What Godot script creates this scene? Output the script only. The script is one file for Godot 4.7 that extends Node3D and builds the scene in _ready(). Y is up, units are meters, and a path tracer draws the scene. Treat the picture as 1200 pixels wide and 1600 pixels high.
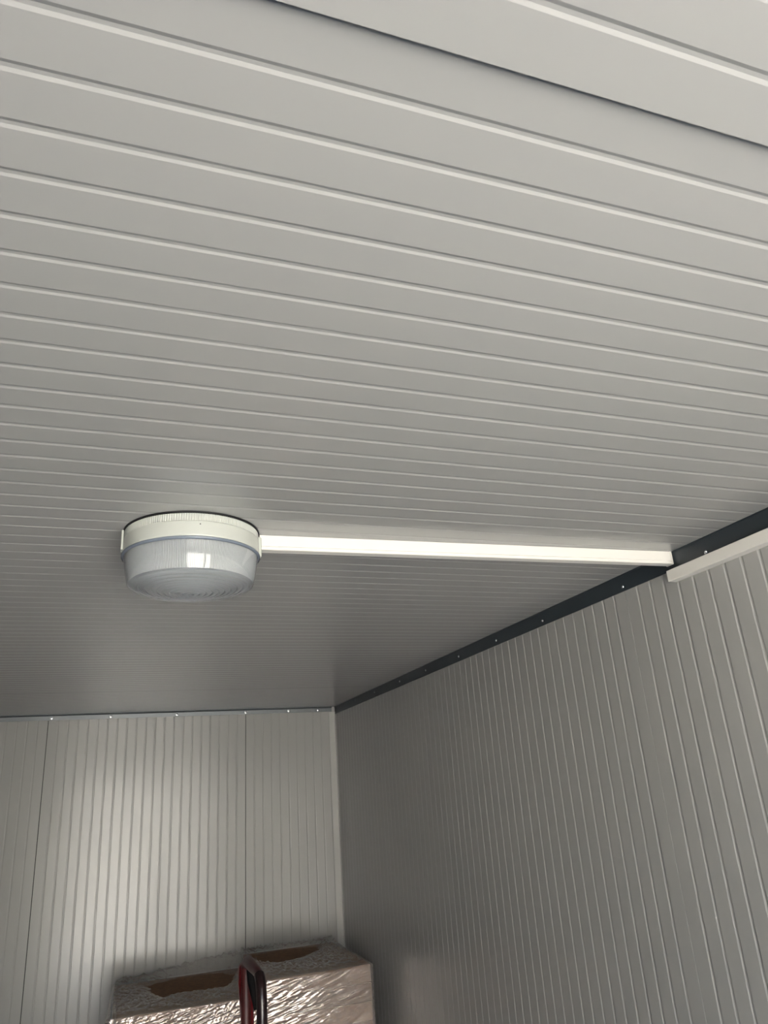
extends Node3D

const CEIL := 2.25          # underside of the ceiling
const EYE := 1.7625         # height of the camera
const RIGHT := 1.2337       # inner face of the right wall
const LEFT := -1.2
const BACK := -4.264        # inner face of the back wall
const FRONT := 0.62         # inner face of the wall with the doorway
const THICK := 0.06         # thickness of the sandwich panels

var M := {}
var used := {}


func _ready() -> void:
	# ---------------------------------------------------------------- camera, sky, sun, exposure
	var cam := Camera3D.new()
	cam.name = "camera"
	cam.fov = 69.887
	cam.near = 0.02
	cam.far = 200.0
	add_child(cam)
	cam.position = Vector3(0, EYE, 0)
	cam.rotation = Vector3(0.364252, -0.365259, -0.071346)
	cam.current = true

	var sky_mat := ProceduralSkyMaterial.new()
	sky_mat.sky_top_color = Color(0.50, 0.62, 0.80)
	sky_mat.sky_horizon_color = Color(0.86, 0.89, 0.92)
	sky_mat.ground_horizon_color = Color(0.62, 0.62, 0.60)
	sky_mat.ground_bottom_color = Color(0.40, 0.39, 0.37)
	sky_mat.sky_energy_multiplier = 1.0
	var sky := Sky.new()
	sky.sky_material = sky_mat
	var env := Environment.new()
	env.background_mode = Environment.BG_SKY
	env.sky = sky
	env.tonemap_mode = Environment.TONE_MAPPER_LINEAR
	env.tonemap_exposure = 8.2
	env.sdfgi_enabled = true
	env.ssao_enabled = true
	env.ssil_enabled = true
	var we := WorldEnvironment.new()
	we.name = "environment"
	we.environment = env
	add_child(we)

	var sun := DirectionalLight3D.new()
	sun.name = "sun"
	sun.light_color = Color(1.0, 0.98, 0.95)
	sun.light_energy = 4.0
	sun.light_angular_distance = 0.6
	sun.shadow_enabled = true
	add_child(sun)
	sun.look_at_from_position(Vector3(-1.8, 6.6, -3.7), Vector3.ZERO, Vector3.UP)

	materials()
	room()
	trims()
	ceiling_lamp()
	trunking()
	pallet_load()
	pallet_jack()


# ==================================================================== materials
func mat(called: String, col: Color, rough: float, metal := 0.0, spec := 0.5) -> StandardMaterial3D:
	var m := StandardMaterial3D.new()
	m.resource_name = called
	m.albedo_color = col
	m.roughness = rough
	m.metallic = metal
	m.metallic_specular = spec
	M[called] = m
	return m


func noise_tex(seed_: int, freq: float, lo: Color, hi: Color, size := 512, octaves := 4) -> NoiseTexture2D:
	var n := FastNoiseLite.new()
	n.seed = seed_
	n.noise_type = FastNoiseLite.TYPE_SIMPLEX_SMOOTH
	n.frequency = freq
	n.fractal_octaves = octaves
	var t := NoiseTexture2D.new()
	t.width = size
	t.height = size
	t.seamless = true
	t.noise = n
	var g := Gradient.new()
	g.set_color(0, lo)
	g.set_color(1, hi)
	t.color_ramp = g
	return t


func materials() -> void:
	mat("coated_sheet", Color(0.572, 0.568, 0.560), 0.20, 0.0, 0.44)
	mat("dark_slate", Color(0.150, 0.178, 0.20), 0.36)
	mat("galvanised", Color(0.36, 0.375, 0.385), 0.4, 0.6)
	mat("screw_metal", Color(0.86, 0.87, 0.88), 0.25, 0.9)
	mat("white_strip", Color(0.62, 0.615, 0.60), 0.4)
	mat("white_plastic", Color(0.79, 0.78, 0.755), 0.36, 0.0, 0.4)
	mat("lamp_white", Color(0.655, 0.665, 0.638), 0.35)
	mat("rubber_black", Color(0.035, 0.035, 0.04), 0.55)
	mat("lamp_inside", Color(0.80, 0.81, 0.81), 0.5)
	mat("frosted_glass", Color(0.53, 0.54, 0.545), 0.28)
	mat("flange_glass", Color(0.40, 0.43, 0.47), 0.2)
	mat("bulb_glass", Color(0.88, 0.88, 0.87), 0.3)
	var lens := mat("prismatic_glass", Color(0.70, 0.73, 0.76, 0.10), 0.04)
	lens.transparency = BaseMaterial3D.TRANSPARENCY_ALPHA
	var film := mat("stretch_film", Color(0.87, 0.82, 0.785, 0.05), 0.08, 0.38)
	var thin := mat("stretch_film_single", Color(0.84, 0.83, 0.80, 0.06), 0.10, 0.13)
	thin.transparency = BaseMaterial3D.TRANSPARENCY_ALPHA
	thin.cull_mode = BaseMaterial3D.CULL_DISABLED
	film.transparency = BaseMaterial3D.TRANSPARENCY_ALPHA
	film.cull_mode = BaseMaterial3D.CULL_DISABLED
	for k in 3:
		var c := mat("cardboard_%d" % k, Color.WHITE, 0.85)
		var shade: float = [1.0, 0.92, 1.06][k]
		var base := Color(0.47 * shade, 0.345 * shade, 0.235 * shade)
		c.albedo_texture = noise_tex(30 + k, 0.02, base * 0.88, base * 1.1)
		c.uv1_triplanar = true
		c.uv1_scale = Vector3(3, 3, 3)
	var w := mat("pallet_wood", Color.WHITE, 0.8)
	w.albedo_texture = noise_tex(41, 0.03, Color(0.48, 0.36, 0.22), Color(0.68, 0.54, 0.36))
	w.uv1_triplanar = true
	w.uv1_scale = Vector3(1.5, 12, 12)
	mat("render_coat", Color(0.78, 0.77, 0.745), 0.9)
	mat("red_paint", Color(0.33, 0.02, 0.035), 0.36, 0.0, 0.4)
	mat("grip_black", Color(0.10, 0.045, 0.05), 0.24)
	mat("maroon_paint", Color(0.27, 0.085, 0.08), 0.42)
	mat("lever_black", Color(0.02, 0.02, 0.022), 0.6, 0.0, 0.25)
	mat("steel", Color(0.62, 0.62, 0.62), 0.3, 0.9)
	mat("nylon", Color(0.75, 0.72, 0.62), 0.5)
	var f := mat("floor_coat", Color.WHITE, 0.6)
	f.albedo_texture = noise_tex(51, 0.012, Color(0.32, 0.32, 0.315), Color(0.41, 0.41, 0.40))
	f.uv1_triplanar = true
	f.uv1_world_triplanar = true
	f.uv1_scale = Vector3(0.7, 0.7, 0.7)
	var g := mat("yard_concrete", Color.WHITE, 0.9)
	g.albedo_texture = noise_tex(52, 0.01, Color(0.76, 0.75, 0.725), Color(0.86, 0.85, 0.825))
	g.uv1_triplanar = true
	g.uv1_world_triplanar = true
	g.uv1_scale = Vector3(0.3, 0.3, 0.3)


# ==================================================================== helpers
func numbered(called: String) -> String:
	var n: int = used.get(called, 0)
	used[called] = n + 1
	return called if n == 0 else "%s_%03d" % [called, n]


func new_st() -> SurfaceTool:
	var st := SurfaceTool.new()
	st.begin(Mesh.PRIMITIVE_TRIANGLES)
	st.set_smooth_group(-1)
	return st


func tri(st: SurfaceTool, a: Vector3, b: Vector3, c: Vector3, out: Vector3) -> void:
	var n := (a - c).cross(a - b)
	if n.dot(out) < 0.0:
		var t := b
		b = c
		c = t
	st.add_vertex(a)
	st.add_vertex(b)
	st.add_vertex(c)


func quad(st: SurfaceTool, a: Vector3, b: Vector3, c: Vector3, d: Vector3, out: Vector3) -> void:
	tri(st, a, b, c, out)
	tri(st, a, c, d, out)


func commit(called: String, st: SurfaceTool, material: String, parent: Node) -> MeshInstance3D:
	st.generate_normals()
	var o := MeshInstance3D.new()
	o.name = numbered(called) if parent == self else called
	o.mesh = st.commit()
	o.material_override = M[material]
	parent.add_child(o, true)
	return o


func thing(called: String, label: String, category: String, at := Vector3.ZERO, group := "") -> Node3D:
	var o := Node3D.new()
	o.name = numbered(called)
	add_child(o)
	o.position = at
	tag(o, label, category, group)
	return o


func tag(o: Node, label: String, category: String, group := "") -> void:
	o.set_meta("label", label)
	o.set_meta("category", category)
	if group != "":
		o.set_meta("group", group)


func structure(called: String, label: String, category: String) -> Node3D:
	var o := thing(called, label, category)
	o.set_meta("kind", "structure")
	return o


# extrude a closed 2D outline (u, d) along a vector
func extrude(st: SurfaceTool, pts: PackedVector2Array, o: Vector3, u: Vector3, d: Vector3, along: Vector3) -> void:
	var area := 0.0
	for i in pts.size():
		area += pts[i].cross(pts[(i + 1) % pts.size()])
	var s := 1.0 if area > 0.0 else -1.0
	for i in pts.size():
		var a := pts[i]
		var b := pts[(i + 1) % pts.size()]
		var e := b - a
		var n := Vector2(e.y, -e.x) * s
		var pa := o + u * a.x + d * a.y
		var pb := o + u * b.x + d * b.y
		quad(st, pa, pb, pb + along, pa + along, u * n.x + d * n.y)
	var t := Geometry2D.triangulate_polygon(pts)
	for i in range(0, t.size(), 3):
		var q: Array[Vector3] = []
		for k in 3:
			var p := pts[t[i + k]]
			q.append(o + u * p.x + d * p.y)
		tri(st, q[0], q[1], q[2], -along)
		tri(st, q[0] + along, q[1] + along, q[2] + along, along)


# box with chamfered edges, centred on at
func block(st: SurfaceTool, at: Vector3, size: Vector3, c: float, turn := Basis.IDENTITY) -> void:
	var h := size * 0.5
	var v := func(sx: float, sy: float, sz: float, axis: int) -> Vector3:
		var p := Vector3(h.x - c, h.y - c, h.z - c)
		p[axis] = h[axis]
		return at + turn * (p * Vector3(sx, sy, sz))
	for ax in 3:
		var b1 := (ax + 1) % 3
		var b2 := (ax + 2) % 3
		for s in [-1.0, 1.0]:
			var q: Array[Vector3] = []
			for k in [[-1.0, -1.0], [1.0, -1.0], [1.0, 1.0], [-1.0, 1.0]]:
				var sg := Vector3.ZERO
				sg[ax] = s
				sg[b1] = k[0]
				sg[b2] = k[1]
				q.append(v.call(sg.x, sg.y, sg.z, ax))
			var n := Vector3.ZERO
			n[ax] = s
			quad(st, q[0], q[1], q[2], q[3], turn * n)
		for s1 in [-1.0, 1.0]:
			for s2 in [-1.0, 1.0]:
				var g := Vector3.ZERO
				g[b1] = s1
				g[b2] = s2
				var lo := g
				lo[ax] = -1.0
				var hi := g
				hi[ax] = 1.0
				quad(st, v.call(lo.x, lo.y, lo.z, b1), v.call(hi.x, hi.y, hi.z, b1), v.call(hi.x, hi.y, hi.z, b2), v.call(lo.x, lo.y, lo.z, b2), turn * g)
	for sx in [-1.0, 1.0]:
		for sy in [-1.0, 1.0]:
			for sz in [-1.0, 1.0]:
				tri(st, v.call(sx, sy, sz, 0), v.call(sx, sy, sz, 1), v.call(sx, sy, sz, 2), turn * Vector3(sx, sy, sz))


# turn a profile of (radius, y) round the y axis; ripple varies the radius with the angle
func lathe(st: SurfaceTool, prof: Array, segs: int, at: Vector3, smooth: Array = [], ripple := 0.0, ripples := 0, turn := Basis.IDENTITY) -> void:
	for i in prof.size() - 1:
		st.set_smooth_group(smooth[i] if i < smooth.size() else -1)
		for k in segs:
			var q: Array[Vector3] = []
			for e in [[i, k], [i + 1, k], [i + 1, k + 1], [i, k + 1]]:
				var j: int = e[1] % segs
				var a := TAU * j / segs
				var r: float = prof[e[0]].x
				if ripples > 0:
					r += ripple * clampf(1.6 * cos(a * ripples), -1.0, 1.0)
				q.append(at + turn * Vector3(cos(a) * r, prof[e[0]].y, sin(a) * r))
			var d: Vector2 = prof[i + 1] - prof[i]
			var mid := TAU * (k + 0.5) / segs
			var n := turn * Vector3(cos(mid) * -d.y, d.x, sin(mid) * -d.y)
			if q[0].distance_squared_to(q[3]) < 1e-14:
				tri(st, q[0], q[1], q[2], n)
			elif q[1].distance_squared_to(q[2]) < 1e-14:
				tri(st, q[0], q[1], q[3], n)
			else:
				quad(st, q[0], q[1], q[2], q[3], n)
	st.set_smooth_group(-1)


# tube along a path; rad(i) gives two radii (side, up) of the section
func tube(st: SurfaceTool, path: Array, ra: Array, rb: Array, side: Vector3, sides := 16, closed := false) -> void:
	var n := path.size()
	var rings: Array = []
	for i in n:
		var a: Vector3 = path[(i - 1 + n) % n] if closed else path[maxi(i - 1, 0)]
		var b: Vector3 = path[(i + 1) % n] if closed else path[mini(i + 1, n - 1)]
		var t := (b - a).normalized()
		var u := (side - t * side.dot(t)).normalized()
		var w := t.cross(u)
		var ring: Array[Vector3] = []
		for k in sides:
			var g := TAU * k / sides
			ring.append(path[i] + u * cos(g) * ra[i] + w * sin(g) * rb[i])
		rings.append(ring)
	st.set_smooth_group(1)
	for i in (n if closed else n - 1):
		var j := (i + 1) % n
		for k in sides:
			var k2 := (k + 1) % sides
			var c: Vector3 = (path[i] + path[j]) * 0.5
			quad(st, rings[i][k], rings[j][k], rings[j][k2], rings[i][k2], (rings[i][k] + rings[j][k2]) * 0.5 - c)
	st.set_smooth_group(-1)
	if not closed:
		for e in [0, n - 1]:
			var out: Vector3 = path[0] - path[1] if e == 0 else path[n - 1] - path[n - 2]
			for k in sides:
				tri(st, path[e], rings[e][k], rings[e][(k + 1) % sides], out)


# ==================================================================== sandwich panels
# u runs across the ribs, d into the panel. j0, j1: whether the edges at u0, u1 are joints.
# rib(u) sits on a pitch counted from the joint at "from".
func panel(parent: Node3D, called: String, u0: float, u1: float, from: float, pitch: float, o: Vector3, u: Vector3, d: Vector3, along: Vector3, j0 := true, j1 := true, gap := 0.0016, deep := 0.00095) -> void:
	var p := PackedVector2Array()
	if j0:
		p.append(Vector2(u0, 0.011))
		p.append(Vector2(u0 + gap * 0.5, 0.011))
		for k in 6:
			var g := k / 5.0 * PI / 2
			p.append(Vector2(u0 + gap * 0.5 + 0.0004 - 0.0004 * cos(g), 0.0004 - 0.0004 * sin(g)))
	else:
		p.append(Vector2(u0, 0.0))
	var n := int(ceil((u0 + 0.012 - from) / pitch))
	var c := from + n * pitch
	while c < u1 - 0.012:
		# a pressed groove: slope in, flat bed, slope out
		p.append(Vector2(c - 0.0056, 0.0))
		p.append(Vector2(c - 0.0051, 0.00010))
		p.append(Vector2(c - 0.0026, deep * 0.87))
		p.append(Vector2(c - 0.0021, deep))
		p.append(Vector2(c + 0.0013, deep))
		p.append(Vector2(c + 0.0018, deep * 0.87))
		p.append(Vector2(c + 0.0043, 0.00010))
		p.append(Vector2(c + 0.0048, 0.0))
		c += pitch
	if j1:
		p.append(Vector2(u1 - gap * 0.5 - 0.0003, 0.0))
		p.append(Vector2(u1 - gap * 0.5, 0.0005))
		p.append(Vector2(u1 - gap * 0.5, 0.011))
		p.append(Vector2(u1, 0.011))
	else:
		p.append(Vector2(u1, 0.0))
	p.append(Vector2(u1, THICK))
	p.append(Vector2(u0, THICK))
	var st := new_st()
	extrude(st, p, o, u, d, along)
	commit(called, st, "coated_sheet", parent)


func panels(parent: Node3D, called: String, lo: float, hi: float, joint: float, width: float, ribs: int, o: Vector3, u: Vector3, d: Vector3, along: Vector3, steps: Array = [], gap := 0.0016, deep := 0.00095) -> void:
	var k := 0
	var a := joint
	while a > lo:
		a -= width
	while a < hi - 1e-4:
		panel(parent, called, maxf(a, lo), minf(a + width, hi), a, width / ribs, o + d * (steps[k] if k < steps.size() else 0.0), u, d, along, a > lo - 1e-4, a + width < hi + 1e-4, gap, deep)
		a += width
		k += 1


func room() -> void:
	var fl := structure("floor", "grey coated floor of the panelled store room", "floor")
	var st := new_st()
	block(st, Vector3((LEFT + RIGHT) / 2, -0.05, (BACK + FRONT) / 2), Vector3(RIGHT - LEFT + 2 * THICK, 0.1, FRONT - BACK + 2 * THICK), 0.004)
	commit("floor_slab", st, "floor_coat", fl)
	var yard := structure("ground", "pale concrete yard outside the doorway", "ground")
	st = new_st()
	block(st, Vector3(0, -0.13, 15.7), Vector3(40, 0.2, 30), 0.004)
	commit("yard_slab", st, "yard_concrete", yard)

	var opp := structure("wall_opposite", "pale rendered boundary wall across the yard from the doorway", "wall")
	st = new_st()
	block(st, Vector3(0.5, 1.47, 7.6), Vector3(16, 3.0, 0.25), 0.01)
	commit("rendered_wall", st, "render_coat", opp)
	st = new_st()
	block(st, Vector3(0.5, 3.0, 7.6), Vector3(16.1, 0.08, 0.36), 0.01)
	commit("coping", st, "yard_concrete", opp)
	var ce := structure("ceiling", "white ribbed metal ceiling panels running across the room", "ceiling")
	panels(ce, "ceiling_panel", -FRONT - THICK, -BACK + THICK, 0.3205, 1.05, 21, Vector3(LEFT - THICK, CEIL, 0), Vector3(0, 0, -1), Vector3(0, 1, 0), Vector3(RIGHT - LEFT + 2 * THICK, 0, 0), [-0.0045, 0.0])
	var wr := structure("wall_right", "white ribbed metal wall at the right with vertical grooves", "wall")
	panels(wr, "wall_panel", -FRONT, -BACK, 1.524, 1.0165, 21, Vector3(RIGHT, 0, 0), Vector3(0, 0, -1), Vector3(1, 0, 0), Vector3(0, CEIL, 0), [], 0.0006, 0.0014)
	var wl := structure("wall_left", "white ribbed metal wall at the left outside the frame", "wall")
	panels(wl, "wall_panel", -FRONT, -BACK, 1.524, 1.0165, 21, Vector3(LEFT, 0, 0), Vector3(0, 0, -1), Vector3(-1, 0, 0), Vector3(0, CEIL, 0))
	var wb := structure("wall_back", "white ribbed metal end wall behind the wrapped cartons", "wall")
	panels(wb, "wall_panel", LEFT - THICK, RIGHT + THICK, -0.302, 1.015, 21, Vector3(0, 0, BACK), Vector3(1, 0, 0), Vector3(0, 0, -1), Vector3(0, CEIL, 0), [], 0.0036, 0.0012)
	for x in [-0.302, 0.713]:
		st = new_st()
		block(st, Vector3(x, (CEIL - 0.02) / 2, BACK - 0.0045), Vector3(0.0035, CEIL - 0.02, 0.0070), 0.0004)
		commit("joint_seal", st, "rubber_black", wb)
	# the wall behind the camera, with the open doorway that lets the daylight in
	var wf := structure("wall_front", "white ribbed metal wall with the open doorway behind the camera", "wall")
	var d0 := -0.38
	var d1 := 1.12
	var top := 2.2
	panel(wf, "wall_panel", LEFT - THICK, d0, -0.302, 0.05, Vector3(0, 0, FRONT), Vector3(1, 0, 0), Vector3(0, 0, 1), Vector3(0, CEIL, 0), false, false)
	panel(wf, "wall_panel", d1, RIGHT + THICK, 1.06, 0.05, Vector3(0, 0, FRONT), Vector3(1, 0, 0), Vector3(0, 0, 1), Vector3(0, CEIL, 0), false, false)
	panel(wf, "wall_panel", d0, d1, d0, 0.05, Vector3(0, top, FRONT), Vector3(1, 0, 0), Vector3(0, 0, 1), Vector3(0, CEIL - top, 0), false, false)
	var fr := structure("door_1", "white frame of the open doorway behind the camera", "doorway")
	for x in [d0 + 0.015, d1 - 0.015]:
		st = new_st()
		block(st, Vector3(x, top / 2, FRONT + THICK / 2), Vector3(0.03, top, THICK + 0.03), 0.002)
		commit("jamb", st, "white_strip", fr)
	st = new_st()
	block(st, Vector3(0.70, top / 2, FRONT + THICK / 2), Vector3(0.10, top - 0.03, THICK), 0.003)
	commit("mullion", st, "white_strip", fr)
	st = new_st()
	block(st, Vector3((d0 + d1) / 2, top - 0.015, FRONT + THICK / 2), Vector3(d1 - d0 - 0.06, 0.03, THICK + 0.03), 0.002)
	commit("lintel", st, "white_strip", fr)


# ==================================================================== angles along the corners
func screw(parent: Node3D, at: Vector3, out: Vector3, r := 0.0055) -> void:
	var st := new_st()
	var up := out.normalized()
	var x := up.cross(Vector3(0.3, 0.5, 0.81)).normalized()
	var b := Basis(x, up, x.cross(up))
	lathe(st, [Vector2(0, 0.0032), Vector2(r * 0.5, 0.0028), Vector2(r * 0.86, 0.0015), Vector2(r, 0.0004), Vector2(r * 1.3, 0.0002), Vector2(r * 1.3, -0.001)], 14, at, [1, 1, 1], 0.0, 0, b)
	commit("screw", st, "screw_metal", parent)


func trims() -> void:
	# L-shaped angle under the ceiling along the right wall
	var t := structure("trim_1", "dark slate metal angle between the right wall and ceiling", "trim")
	var st := new_st()
	var w := 0.0435
	extrude(st, PackedVector2Array([Vector2(0, 0), Vector2(0, -w), Vector2(0.0018, -w), Vector2(0.0022, -0.0030), Vector2(0.004, -0.0018), Vector2(0.004, 0)]), Vector3(RIGHT, CEIL, BACK), Vector3(-1, 0, 0), Vector3(0, 1, 0), Vector3(0, 0, FRONT - BACK))
	commit("angle_profile", st, "dark_slate", t)
	for z in [-0.61, -0.92, -1.2257, -1.5262, -1.9258, -2.2304, -2.5363, -2.8643, -3.1754, -3.5347, -3.8553, -4.1573]:
		var k: float = clampf((-z - 1.2) / 3.0, 0.0, 1.0)
		screw(t, Vector3(RIGHT - 0.002, CEIL - lerpf(0.034, 0.014, k), z), Vector3(-1, 0, 0), 0.0036)
	# the same along the back wall, bright galvanised
	t = structure("trim_2", "galvanised metal angle between the back wall and ceiling", "trim")
	st = new_st()
	w = 0.028
	extrude(st, PackedVector2Array([Vector2(0, 0), Vector2(0, -w), Vector2(0.0018, -w), Vector2(0.0024, -0.007), Vector2(0.008, -0.0022), Vector2(0.03, -0.0018), Vector2(0.03, 0)]), Vector3(LEFT, CEIL, BACK), Vector3(0, 0, 1), Vector3(0, 1, 0), Vector3(RIGHT - LEFT - 0.02, 0, 0))
	commit("angle_profile", st, "galvanised", t)
	for x in [-0.92, -0.60, -0.2898, -0.001, 0.3396, 0.7148, 0.9585, 1.1327]:
		screw(t, Vector3(x, CEIL - 0.0165, BACK + 0.002), Vector3(0, 0, 1), 0.0052)
	# pale strip in the corner of the two walls
	t = structure("trim_3", "pale vertical corner strip between the back and right walls", "trim")
	st = new_st()
	extrude(st, PackedVector2Array([Vector2(0, 0), Vector2(0.036, 0), Vector2(0.036, 0.0016), Vector2(0.004, 0.003), Vector2(0.002, 0.012), Vector2(0, 0.012)]), Vector3(RIGHT, 0, BACK), Vector3(-1, 0, 0), Vector3(0, 0, 1), Vector3(0, CEIL - 0.03, 0))
	commit("corner_profile", st, "white_strip", t)


# ==================================================================== the round lamp
func ceiling_lamp() -> void:
	var t := thing("ceiling_lamp", "round white ceiling lamp with a clear ribbed glass lens, switched off", "lamp", Vector3(0.127, CEIL, -1.37))
	var st := new_st()
	lathe(st, [Vector2(0.10, -0.0002), Vector2(0.1262, -0.0002), Vector2(0.1262, -0.0026), Vector2(0.10, -0.0026)], 96, Vector3.ZERO, [-1, 1, -1])
	commit("gasket", st, "rubber_black", t)
	st = new_st()
	lathe(st, [Vector2(0.119, -0.0026), Vector2(0.1225, -0.0030), Vector2(0.1240, -0.0042), Vector2(0.1240, -0.0170), Vector2(0.1228, -0.0180)], 720, Vector3.ZERO, [-1, -1, 1, -1], 0.0007, 180)
	var rim := commit("ridged_rim", st, "lamp_white", t)
	rim.set_meta("label", "finely ridged upper band")
	st = new_st()
	lathe(st, [Vector2(0.112, -0.0026), Vector2(0.1222, -0.0172), Vector2(0.1242, -0.0176), Vector2(0.1252, -0.0188), Vector2(0.1264, -0.0440), Vector2(0.1262, -0.0462), Vector2(0.1245, -0.0470), Vector2(0.108, -0.0470), Vector2(0.106, -0.030), Vector2(0.02, -0.026), Vector2(0.0, -0.026)], 128, Vector3.ZERO, [-1, 2, 2, 1, 3, 3, -1, -1, 4])
	commit("base_ring", st, "lamp_white", t)
	# small screw spot on the front of the ring
	st = new_st()
	var fr := Basis(Vector3(1, 0, 0), Vector3(0, 0, 1), Vector3(0, -1, 0))
	lathe(st, [Vector2(0, 0.0004), Vector2(0.0011, 0.0003), Vector2(0.0014, -0.001)], 10, Vector3(0.001, -0.0245, 0.1255), [1], 0.0, 0, fr)
	commit("pin", st, "rubber_black", t)
	# hinge tab at the left, catch bead, cable entry at the right
	st = new_st()
	block(st, Vector3(-0.1268, -0.0245, 0.012), Vector3(0.004, 0.038, 0.018), 0.0006)
	commit("hinge_tab", st, "lamp_white", t)
	st = new_st()
	var ca := deg_to_rad(140.0)
	block(st, Vector3(cos(ca) * 0.1266, -0.0455, sin(ca) * 0.1266), Vector3(0.0036, 0.0026, 0.003), 0.0006, Basis(Vector3.UP, -ca))
	commit("catch", st, "lamp_white", t)
	st = new_st()
	block(st, Vector3(0.1235, -0.0262, 0.004), Vector3(0.012, 0.041, 0.034), 0.002)
	commit("cable_entry", st, "lamp_white", t)
	# glass: flange, wall with a heavy lower edge, stepped bottom with a nub
	var pr: Array = [Vector2(0.108, -0.0472), Vector2(0.1268, -0.0472), Vector2(0.1276, -0.0480), Vector2(0.1274, -0.0504), Vector2(0.1250, -0.0514), Vector2(0.1236, -0.0522), Vector2(0.1216, -0.0680), Vector2(0.1188, -0.0860), Vector2(0.1158, -0.1000), Vector2(0.1148, -0.1030), Vector2(0.1128, -0.1046), Vector2(0.1090, -0.1054)]
	var sm: Array = [-1, 1, 1, 1, 1, 2, 2, 2, 2, 2, 2]
	var r := 0.1090
	for k in 9:
		var nr := r - 0.0112
		var y := -0.1054 - 0.0152 * (1.0 - pow(r / 0.109, 2.0))
		pr.append(Vector2(r - 0.0012, y - 0.0016))
		pr.append(Vector2(r - 0.0040, y - 0.0024))
		pr.append(Vector2(nr + 0.0014, -0.1060 - 0.0152 * (1.0 - pow(nr / 0.109, 2.0))))
		pr.append(Vector2(nr, -0.1052 - 0.0152 * (1.0 - pow(nr / 0.109, 2.0))))
		sm.append_array([3 + k, 3 + k, 3 + k, 3 + k])
		r = nr
	pr.append_array([Vector2(0.0060, -0.1208), Vector2(0.0046, -0.1224), Vector2(0.0022, -0.1232), Vector2(0, -0.1232)])
	sm.append_array([20, 20, 20, 20])
	st = new_st()
	lathe(st, pr, 160, Vector3.ZERO, sm)
	var lens := commit("lens", st, "prismatic_glass", t)
	lens.set_meta("label", "clear glass lens with stepped rings")
	st = new_st()
	lathe(st, [Vector2(0.1215, -0.0473), Vector2(0.1270, -0.0473), Vector2(0.1279, -0.0482), Vector2(0.1277, -0.0506), Vector2(0.1252, -0.0518), Vector2(0.1236, -0.0522)], 128, Vector3.ZERO, [-1, 1, 1, 1, 1])
	commit("lens_flange", st, "flange_glass", lens)
	# the frosted prisms on the inside of the glass: upright ribs on the wall, rings on the bottom
	st = new_st()
	lathe(st, [Vector2(0.1205, -0.0475), Vector2(0.1190, -0.0680), Vector2(0.1164, -0.0860), Vector2(0.1130, -0.1010)], 960, Vector3.ZERO, [1, 1, 1], 0.0007, 240)
	commit("lens_ribs", st, "frosted_glass", lens)
	st = new_st()
	var rp: Array = [Vector2(0.1130, -0.1010), Vector2(0.1060, -0.1022)]
	var rs: Array = [1]
	for k in 9:
		var ra := 0.1060 - k * 0.0113
		var rb := ra - 0.0113
		var ya := -0.1022 - 0.0150 * (1.0 - pow(ra / 0.106, 2.0))
		var yb := -0.1022 - 0.0150 * (1.0 - pow(rb / 0.106, 2.0))
		rp.append(Vector2(ra - 0.0035, ya - 0.0034))
		rp.append(Vector2(rb + 0.0012, yb - 0.0026))
		rp.append(Vector2(rb, yb))
		rs.append_array([5 + k * 2, 5 + k * 2, 6 + k * 2])
	rp.append(Vector2(0, rp[rp.size() - 1].y))
	lathe(st, rp, 160, Vector3.ZERO, rs)
	commit("lens_rings", st, "frosted_glass", lens)
	# what shows dimly through the glass
	st = new_st()
	lathe(st, [Vector2(0.0, -0.0262), Vector2(0.062, -0.0272), Vector2(0.098, -0.0330), Vector2(0.105, -0.0460)], 64, Vector3.ZERO, [1, 1, 1])
	commit("reflector", st, "lamp_inside", t)
	st = new_st()
	var tip := Basis(Vector3(0, 1, 0), Vector3(1, 0, 0), Vector3(0, 0, -1))
	lathe(st, [Vector2(0, 0.075), Vector2(0.016, 0.071), Vector2(0.027, 0.058), Vector2(0.030, 0.042), Vector2(0.027, 0.026), Vector2(0.018, 0.008), Vector2(0.0135, -0.006), Vector2(0.0135, -0.030)], 28, Vector3(-0.02, -0.062, 0), [1, 1, 1, 1, 1, 1, 1], 0.0, 0, tip)
	commit("bulb", st, "bulb_glass", t)
	st = new_st()
	block(st, Vector3(-0.066, -0.050, 0), Vector3(0.038, 0.044, 0.04), 0.003)
	commit("lamp_holder", st, "white_plastic", t)


# ==================================================================== cable trunking
func trunk_section(w: float, h: float) -> PackedVector2Array:
	# x: out from the surface (0 = top against it), seen from the end; cover lip as a fine step
	return PackedVector2Array([Vector2(0, 0), Vector2(0, -h + 0.0075), Vector2(0.0013, -h + 0.0070), Vector2(0.0013, -h + 0.0060), Vector2(0, -h + 0.0056), Vector2(0, -h + 0.0012), Vector2(0.0012, -h), Vector2(w - 0.0012, -h), Vector2(w, -h + 0.0012), Vector2(w, 0)])


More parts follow.
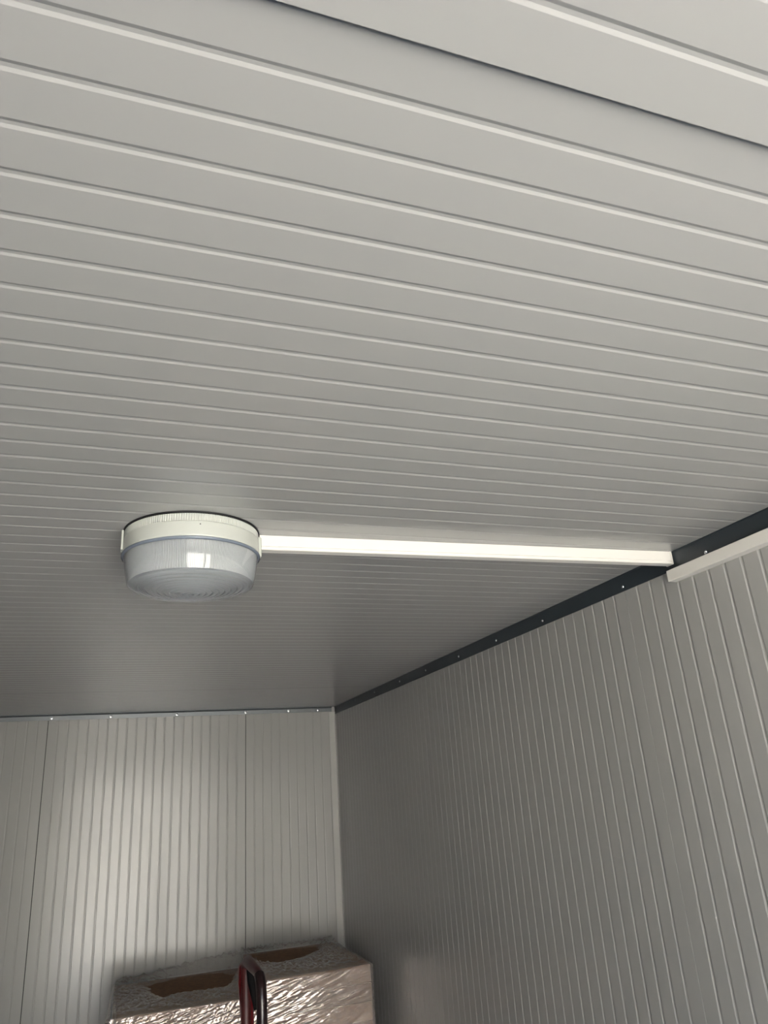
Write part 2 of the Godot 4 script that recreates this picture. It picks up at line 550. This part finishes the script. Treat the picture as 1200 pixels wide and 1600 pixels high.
func trunking() -> void:
	var a := Vector3(0.2535, CEIL - 0.0006, -1.3535)
	var b := Vector3(1.228, CEIL - 0.0006, -1.3260)
	var along := b - a
	var back := Vector3(along.z, 0, -along.x).normalized()
	var t := thing("cable_trunking", "bright white plastic cable trunking on the ceiling beside the round lamp", "cable trunking", Vector3.ZERO)
	var st := new_st()
	extrude(st, trunk_section(0.0215, 0.0300), a, back, Vector3.UP, along)
	commit("cover", st, "white_plastic", t)
	st = new_st()
	block(st, b + Vector3(-0.002, -0.0152, -0.0108), Vector3(0.006, 0.0318, 0.0232), 0.0012, Basis(Vector3.UP, atan2(-along.z, along.x)))
	commit("end_cap", st, "white_plastic", t)
	# second run on the right wall, towards the camera
	t = thing("cable_trunking", "white plastic cable trunking fixed along the right wall, cut off at the frame edge", "cable trunking", Vector3.ZERO)
	st = new_st()
	var o := Vector3(RIGHT, CEIL - 0.0467, -1.335)
	var sec := PackedVector2Array([Vector2(0.0, 0), Vector2(0.0230, 0), Vector2(0.0240, -0.001), Vector2(0.0240, -0.0250), Vector2(0.0230, -0.0262), Vector2(0.0, -0.0262)])
	extrude(st, sec, o, Vector3(-1, 0, 0), Vector3.UP, Vector3(0, -0.001, 1.90))
	commit("cover", st, "white_plastic", t)


# ==================================================================== wrapped cartons on a pallet
const SPLIT := 0.687
const X0 := 0.052
const X1 := 1.165
const ZF := -3.6
const ZB := -4.245
const PAL := 0.13


func top_left() -> float:
	return EYE - 0.767


func top_right() -> float:
	return EYE - 0.7125


func carton_row(x0: float, x1: float, top: float, n: int, side: String, other: String) -> void:
	var h := (top - PAL) / n
	var rng := RandomNumberGenerator.new()
	rng.seed = 7 + n
	var first: MeshInstance3D = null
	for k in n:
		var o: MeshInstance3D
		if first == null:
			var st := new_st()
			block(st, Vector3(0, h / 2, 0), Vector3(x1 - x0 - 0.014, h - 0.0012, ZF - ZB - 0.016), 0.0018)
			o = commit("carton", st, "cardboard_0", self)
			first = o
		else:
			o = first.duplicate()
			o.name = numbered("carton")
			add_child(o)
			o.material_override = M["cardboard_%d" % (k % 3)]
		o.position = Vector3((x0 + x1) / 2 + rng.randf_range(-0.003, 0.003), top - (k + 1) * h, (ZF + ZB) / 2 + rng.randf_range(-0.002, 0.002))
		var place: String = ["topmost flat brown carton of the %s stack under clear film" % side, "second flat brown carton from the top of the %s stack" % side, "third flat brown carton from the top of the %s stack" % side, "fourth flat brown carton from the top of the %s stack" % side][k] if k < 4 else "flat brown carton, %s from the top of the %s stack on the pallet" % [["fifth", "sixth", "seventh", "eighth", "ninth", "tenth", "eleventh", "twelfth", "thirteenth"][k - 4], side]
		tag(o, place, "carton", "cartons stacked on the pallet")


var wrinkle := FastNoiseLite.new()


func crease(p: Vector2, angle: float, stretch: float, fine: float) -> float:
	var c := Vector2(cos(angle), sin(angle))
	var a := p.dot(c)
	var b := p.dot(Vector2(-c.y, c.x))
	return wrinkle.get_noise_2d(a * stretch, b * fine)


func side_wrinkle(x: float, y: float) -> float:
	# pulled film: long slanting creases, steeper and more tangled over the left stack
	var p := Vector2(x, y)
	var right := smoothstep(0.50, 0.74, x)
	var r := crease(p, 0.24, 3.6, 54.0) * 0.90 + crease(p + Vector2(3, 1), 0.17, 5.0, 108.0) * 0.50 + crease(p + Vector2(1, 6), 0.52, 3.0, 70.0) * 0.45 + crease(p + Vector2(5, 4), 0.30, 2.4, 24.0) * 0.50
	var l := crease(p, 0.26, 4.5, 60.0) * 0.80 + crease(p + Vector2(7, 2), 1.02, 4.0, 55.0) * 0.55 + crease(p + Vector2(2, 9), 0.20, 8.0, 112.0) * 0.50
	return lerpf(l, r, right)


func pallet_load() -> void:
	wrinkle.seed = 11
	wrinkle.noise_type = FastNoiseLite.TYPE_SIMPLEX_SMOOTH
	wrinkle.frequency = 1.0
	wrinkle.fractal_octaves = 2
	# pallet
	var pal := thing("pallet", "wooden pallet under the wrapped cartons in the corner", "pallet", Vector3((X0 + X1) / 2, 0, (ZF + ZB) / 2))
	var pw := X1 - X0
	var pd := ZF - ZB
	for k in 3:
		var st := new_st()
		block(st, Vector3(0, 0.011, (k - 1) * (pd / 2 - 0.05)), Vector3(pw, 0.022, 0.098), 0.002)
		commit("bottom_board", st, "pallet_wood", pal)
	for k in 9:
		var st := new_st()
		block(st, Vector3((k % 3 - 1) * (pw / 2 - 0.07), 0.065, (k / 3 - 1) * (pd / 2 - 0.05)), Vector3(0.14, 0.086, 0.098), 0.002)
		commit("spacer_block", st, "pallet_wood", pal)
	for k in 5:
		var st := new_st()
		block(st, Vector3(0, 0.1185, (k - 2) * (pd / 4 - 0.026)), Vector3(pw, 0.021, 0.1), 0.002)
		commit("top_board", st, "pallet_wood", pal)
	carton_row(X0 + 0.03, SPLIT, top_left(), 12, "left", "right")
	carton_row(SPLIT, X1, top_right(), 13, "right", "left")
	# film
	var wrap := thing("stretch_wrap", "crinkled clear stretch film wrapped round the brown cartons", "plastic wrap")
	side_wrap(wrap)
	var left_hole := PackedVector2Array([Vector2(0.227, -4.099), Vector2(0.252, -3.92), Vector2(0.292, -3.80), Vector2(0.36, -3.87), Vector2(0.45, -3.85), Vector2(0.546, -3.834), Vector2(0.60, -3.93), Vector2(0.630, -4.063), Vector2(0.567, -4.17), Vector2(0.388, -4.19)])
	top_wrap(wrap, X0, SPLIT, top_left(), left_hole, 0.048, 3)
	var right_hole := PackedVector2Array([Vector2(0.712, -4.17), Vector2(0.72, -4.02), Vector2(0.727, -3.918), Vector2(0.83, -3.905), Vector2(0.93, -3.95), Vector2(1.048, -4.062), Vector2(1.054, -4.17), Vector2(0.90, -4.19)])
	top_wrap(wrap, SPLIT - 0.004, X1, top_right(), right_hole, 0.0, 8)


func side_wrap(parent: Node3D) -> void:
	# the perimeter from back left round the front to back right, as (x, z, outward x, outward z, distance along)
	var pts: Array = []
	var r := 0.012
	var run := func(a: Vector2, b: Vector2, n: int, out: Vector2) -> void:
		for k in n:
			pts.append([a.lerp(b, float(k) / n), out])
	run.call(Vector2(X0 + 0.034, ZB), Vector2(X0 + 0.006, ZF - r), 60, Vector2(-1, 0))
	for k in 5:
		var g := k / 5.0 * PI / 2
		pts.append([Vector2(X0 + 0.006 + r - cos(g) * r, ZF - r + sin(g) * r), Vector2(-cos(g), sin(g))])
	run.call(Vector2(X0 + 0.006 + r, ZF), Vector2(X1 - r, ZF), 440, Vector2(0, 1))
	for k in 5:
		var g := k / 5.0 * PI / 2
		pts.append([Vector2(X1 - r + sin(g) * r, ZF - r + cos(g) * r), Vector2(sin(g), cos(g))])
	run.call(Vector2(X1, ZF - r), Vector2(X1, ZB), 60, Vector2(1, 0))
	pts.append([Vector2(X1, ZB), Vector2(1, 0)])
	var rows: Array = []
	for k in 92:
		rows.append(k * 0.0026)
	for k in range(1, 13):
		rows.append(91 * 0.0026 + k * 0.052)
	var at := func(i: int, j: int) -> Vector3:
		var p: Vector2 = pts[i][0]
		var o: Vector2 = pts[i][1]
		var top := lerpf(top_left(), top_right(), smoothstep(SPLIT - 0.014, SPLIT + 0.006, p.x)) + 0.004
		var y := maxf(top - rows[j], 0.03)
		var soft := clampf(rows[j] / 0.008, 0.0, 1.0)
		var w := side_wrinkle(p.x + p.y * o.x * 0.9, y) * 0.0046 * soft + 0.0050 + 0.015 * o.y * soft * sin(PI * clampf((p.x - SPLIT) / (X1 - SPLIT), 0.0, 1.0))
		w -= 0.0055 * (1.0 - soft) * (1.0 - soft)
		return Vector3(p.x + o.x * w, y, p.y + o.y * w)
	var st := new_st()
	st.set_smooth_group(1)
	for i in pts.size() - 1:
		for j in rows.size() - 1:
			var o: Vector2 = pts[i][1]
			quad(st, at.call(i, j), at.call(i + 1, j), at.call(i + 1, j + 1), at.call(i, j + 1), Vector3(o.x, 0, o.y))
	commit("side_film", st, "stretch_film", parent)


func top_wrap(parent: Node3D, x0: float, x1: float, top: float, hole: PackedVector2Array, rise: float, seed_: int) -> void:
	var c := Vector2.ZERO
	for h in hole:
		c += h / hole.size()
	var n := 260
	var m := 34
	var rim := func(a: float, poly: PackedVector2Array) -> Vector2:
		var far := c + Vector2(cos(a), sin(a)) * 3.0
		for k in poly.size():
			var hit = Geometry2D.segment_intersects_segment(c, far, poly[k], poly[(k + 1) % poly.size()])
			if hit != null:
				return hit
		return c
	var box := PackedVector2Array([Vector2(x0 + (0.034 if x0 < 0.3 else 0.0), ZB), Vector2(x1, ZB), Vector2(x1, ZF), Vector2(x0 + (0.006 if x0 < 0.3 else 0.0), ZF)])
	var grid: Array = []
	for i in n:
		var a := TAU * i / n + 0.001
		var outer: Vector2 = rim.call(a, box)
		var inner: Vector2 = rim.call(a, hole)
		inner += (inner - c) * 0.10 * wrinkle.get_noise_2d(cos(a) * 7.0 + seed_, sin(a) * 7.0)
		var row: Array[Vector3] = []
		for j in m + 1:
			var f := float(j) / m
			var p := outer.lerp(inner, f)
			var w := wrinkle.get_noise_2d(p.x * 26.0 + seed_, p.y * 26.0) * 0.5 + crease(p, 0.5 + seed_, 14.0, 70.0) * 0.5 + wrinkle.get_noise_2d(p.x * 80.0, p.y * 80.0 + seed_) * 0.35
			var lift := smoothstep(0.0, 0.12, f) * (1.0 - smoothstep(0.75, 1.0, f))
			var y := top + 0.0035 + (0.009 + 0.017 * w) * lift
			var behind := smoothstep(-4.06, -4.2, p.y)
			y += behind * (0.010 + 0.016 * maxf(0.0, wrinkle.get_noise_2d(p.x * 16.0 + seed_, 4.0))) * (1.0 - smoothstep(0.5, 1.0, f)) * smoothstep(0.0, 0.07, f)
			y += rise * smoothstep(x0 + 0.05, x1, p.x) * behind * (1.0 - smoothstep(0.2, 0.9, f)) * smoothstep(0.0, 0.05, f)
			row.append(Vector3(p.x, maxf(y, top + 0.0015), p.y))
		grid.append(row)
	var st := new_st()
	st.set_smooth_group(1)
	for i in n:
		for j in m:
			quad(st, grid[i][j], grid[(i + 1) % n][j], grid[(i + 1) % n][j + 1], grid[i][j + 1], Vector3.UP)
	commit("top_film", st, "stretch_film_single", parent)


# ==================================================================== pallet jack
func pallet_jack() -> void:
	var t := thing("pallet_jack", "dark red pallet jack handle loop standing in front of the wrapped cartons", "pallet jack", Vector3(0.46, 0, -2.625))
	var x := Vector3(1, 0, 0)
	# closed loop of the handle, in the plane across the jack
	var zs := [[-0.115, 1.262], [-0.118, 1.18], [-0.116, 1.10], [-0.108, 1.02], [-0.085, 0.94], [-0.045, 0.885], [0.0, 0.87], [0.045, 0.885], [0.085, 0.94], [0.108, 1.02], [0.122, 1.10], [0.128, 1.18], [0.122, 1.235], [0.102, 1.268], [0.070, 1.280], [0.0, 1.285], [-0.070, 1.286], [-0.100, 1.280]]
	var cv := Curve3D.new()
	var pts: Array[Vector3] = []
	for k in zs.size():
		pts.append(Vector3(0.005 * smoothstep(0.0, 0.1, zs[k][0]), zs[k][1], zs[k][0]))
	for k in pts.size() + 1:
		var a := pts[(k - 1 + pts.size()) % pts.size()]
		var b := pts[(k + 1) % pts.size()]
		cv.add_point(pts[k % pts.size()], (a - b) / 6.0, (b - a) / 6.0)
	var dense := cv.tessellate_even_length(6, 0.012)
	var near: Array = []
	var nra: Array = []
	var sleeve: Array = []
	var sra: Array = []
	for p in dense.slice(0, dense.size() - 1):
		near.append(p)
		nra.append(lerpf(0.0165, 0.0142, smoothstep(-0.03, 0.08, p.z)))
		if p.z > 0.085 and p.y > 0.97:
			sleeve.append(p)
			sra.append(0.0156)
	var st := new_st()
	tube(st, near, nra, nra, x, 18, true)
	commit("handle_loop", st, "maroon_paint", t)
	st = new_st()
	tube(st, sleeve, sra, sra, x, 20)
	commit("grip", st, "grip_black", t)
	# far bar: a folded channel that narrows downwards, with a worn bright edge
	st = new_st()
	var sec := [Vector2(-0.022, -0.030), Vector2(-0.022, -0.006), Vector2(-0.012, 0.008), Vector2(-0.003, 0.012), Vector2(0.020, 0.004), Vector2(0.025, -0.006), Vector2(0.022, -0.022)]
	var levels := [[0.93, 0.0, 0.62, 0.010], [1.10, 0.0, 0.80, 0.006], [1.22, 0.0, 1.0, 0.0], [1.265, 0.002, 0.92, 0.0], [1.276, 0.004, 0.6, 0.0]]
	for k in levels.size() - 1:
		for q in sec.size():
			var c: Array[Vector3] = []
			for e in [[k, q], [k + 1, q], [k + 1, (q + 1) % sec.size()], [k, (q + 1) % sec.size()]]:
				var lv0: Array = levels[e[0]]
				var v: Vector2 = sec[e[1]] * float(lv0[2])
				c.append(Vector3(v.x + lv0[3], lv0[0], v.y - 0.118))
			quad(st, c[0], c[1], c[2], c[3], Vector3(c[0].x + c[2].x, 0, c[0].z + c[2].z + 0.256))
	commit("side_bar", st, "red_paint", t)
	st = new_st()
	tube(st, [Vector3(0.0035, 1.00, -0.1095), Vector3(0.0030, 1.10, -0.1082), Vector3(-0.0028, 1.225, -0.1058)], [0.0016, 0.0018, 0.0014], [0.0012, 0.0014, 0.001], x, 8)
	commit("worn_edge", st, "steel", t)
	# release lever hanging inside the loop
	st = new_st()
	var lv: Array = [Vector3(0.002, 1.274, -0.03), Vector3(0.004, 1.24, -0.022), Vector3(0.008, 1.20, -0.018), Vector3(0.012, 1.165, -0.018)]
	tube(st, lv, [0.016, 0.015, 0.009, 0.005], [0.006, 0.006, 0.005, 0.004], x, 12)
	commit("release_lever", st, "lever_black", t)
	# shaft, pump and wheels
	st = new_st()
	var sh: Array = [Vector3(0, 0.885, 0), Vector3(-0.02, 0.6, 0), Vector3(-0.05, 0.24, 0)]
	tube(st, sh, [0.021, 0.021, 0.024], [0.021, 0.021, 0.024], Vector3(0, 0, 1), 18)
	commit("shaft", st, "red_paint", t)
	st = new_st()
	lathe(st, [Vector2(0, 0.30), Vector2(0.04, 0.30), Vector2(0.05, 0.28), Vector2(0.05, 0.19), Vector2(0.07, 0.18), Vector2(0.07, 0.13), Vector2(0, 0.13)], 28, Vector3(-0.06, 0, 0), [-1, -1, 1])
	commit("pump_body", st, "red_paint", t)
	st = new_st()
	block(st, Vector3(-0.17, 0.175, 0), Vector3(0.16, 0.13, 0.40), 0.012)
	commit("fork_frame", st, "red_paint", t)
	for s in [-1.0, 1.0]:
		st = new_st()
		extrude(st, PackedVector2Array([Vector2(-0.075, 0.075), Vector2(-0.075, 0.118), Vector2(-0.068, 0.125), Vector2(0.068, 0.125), Vector2(0.075, 0.118), Vector2(0.075, 0.075), Vector2(0.070, 0.075), Vector2(0.070, 0.118), Vector2(-0.070, 0.118), Vector2(-0.070, 0.075)]), Vector3(-1.20, 0, s * 0.185), Vector3(0, 0, 1), Vector3.UP, Vector3(1.02, 0, 0))
		commit("fork", st, "red_paint", t)
		st = new_st()
		var ax := Basis(Vector3(0, 1, 0), Vector3(0, 0, 1), Vector3(1, 0, 0))
		lathe(st, [Vector2(0, 0.03), Vector2(0.036, 0.03), Vector2(0.041, 0.025), Vector2(0.041, -0.025), Vector2(0.036, -0.03), Vector2(0, -0.03)], 28, Vector3(-1.08, 0.041, s * 0.185), [-1, -1, 1], 0.0, 0, ax)
		commit("roller", st, "nylon", t)
		st = new_st()
		lathe(st, [Vector2(0, 0.025), Vector2(0.088, 0.025), Vector2(0.098, 0.018), Vector2(0.098, -0.018), Vector2(0.088, -0.025), Vector2(0, -0.025)], 36, Vector3(-0.06, 0.098, s * 0.055), [-1, -1, 1], 0.0, 0, ax)
		commit("steer_wheel", st, "nylon", t)
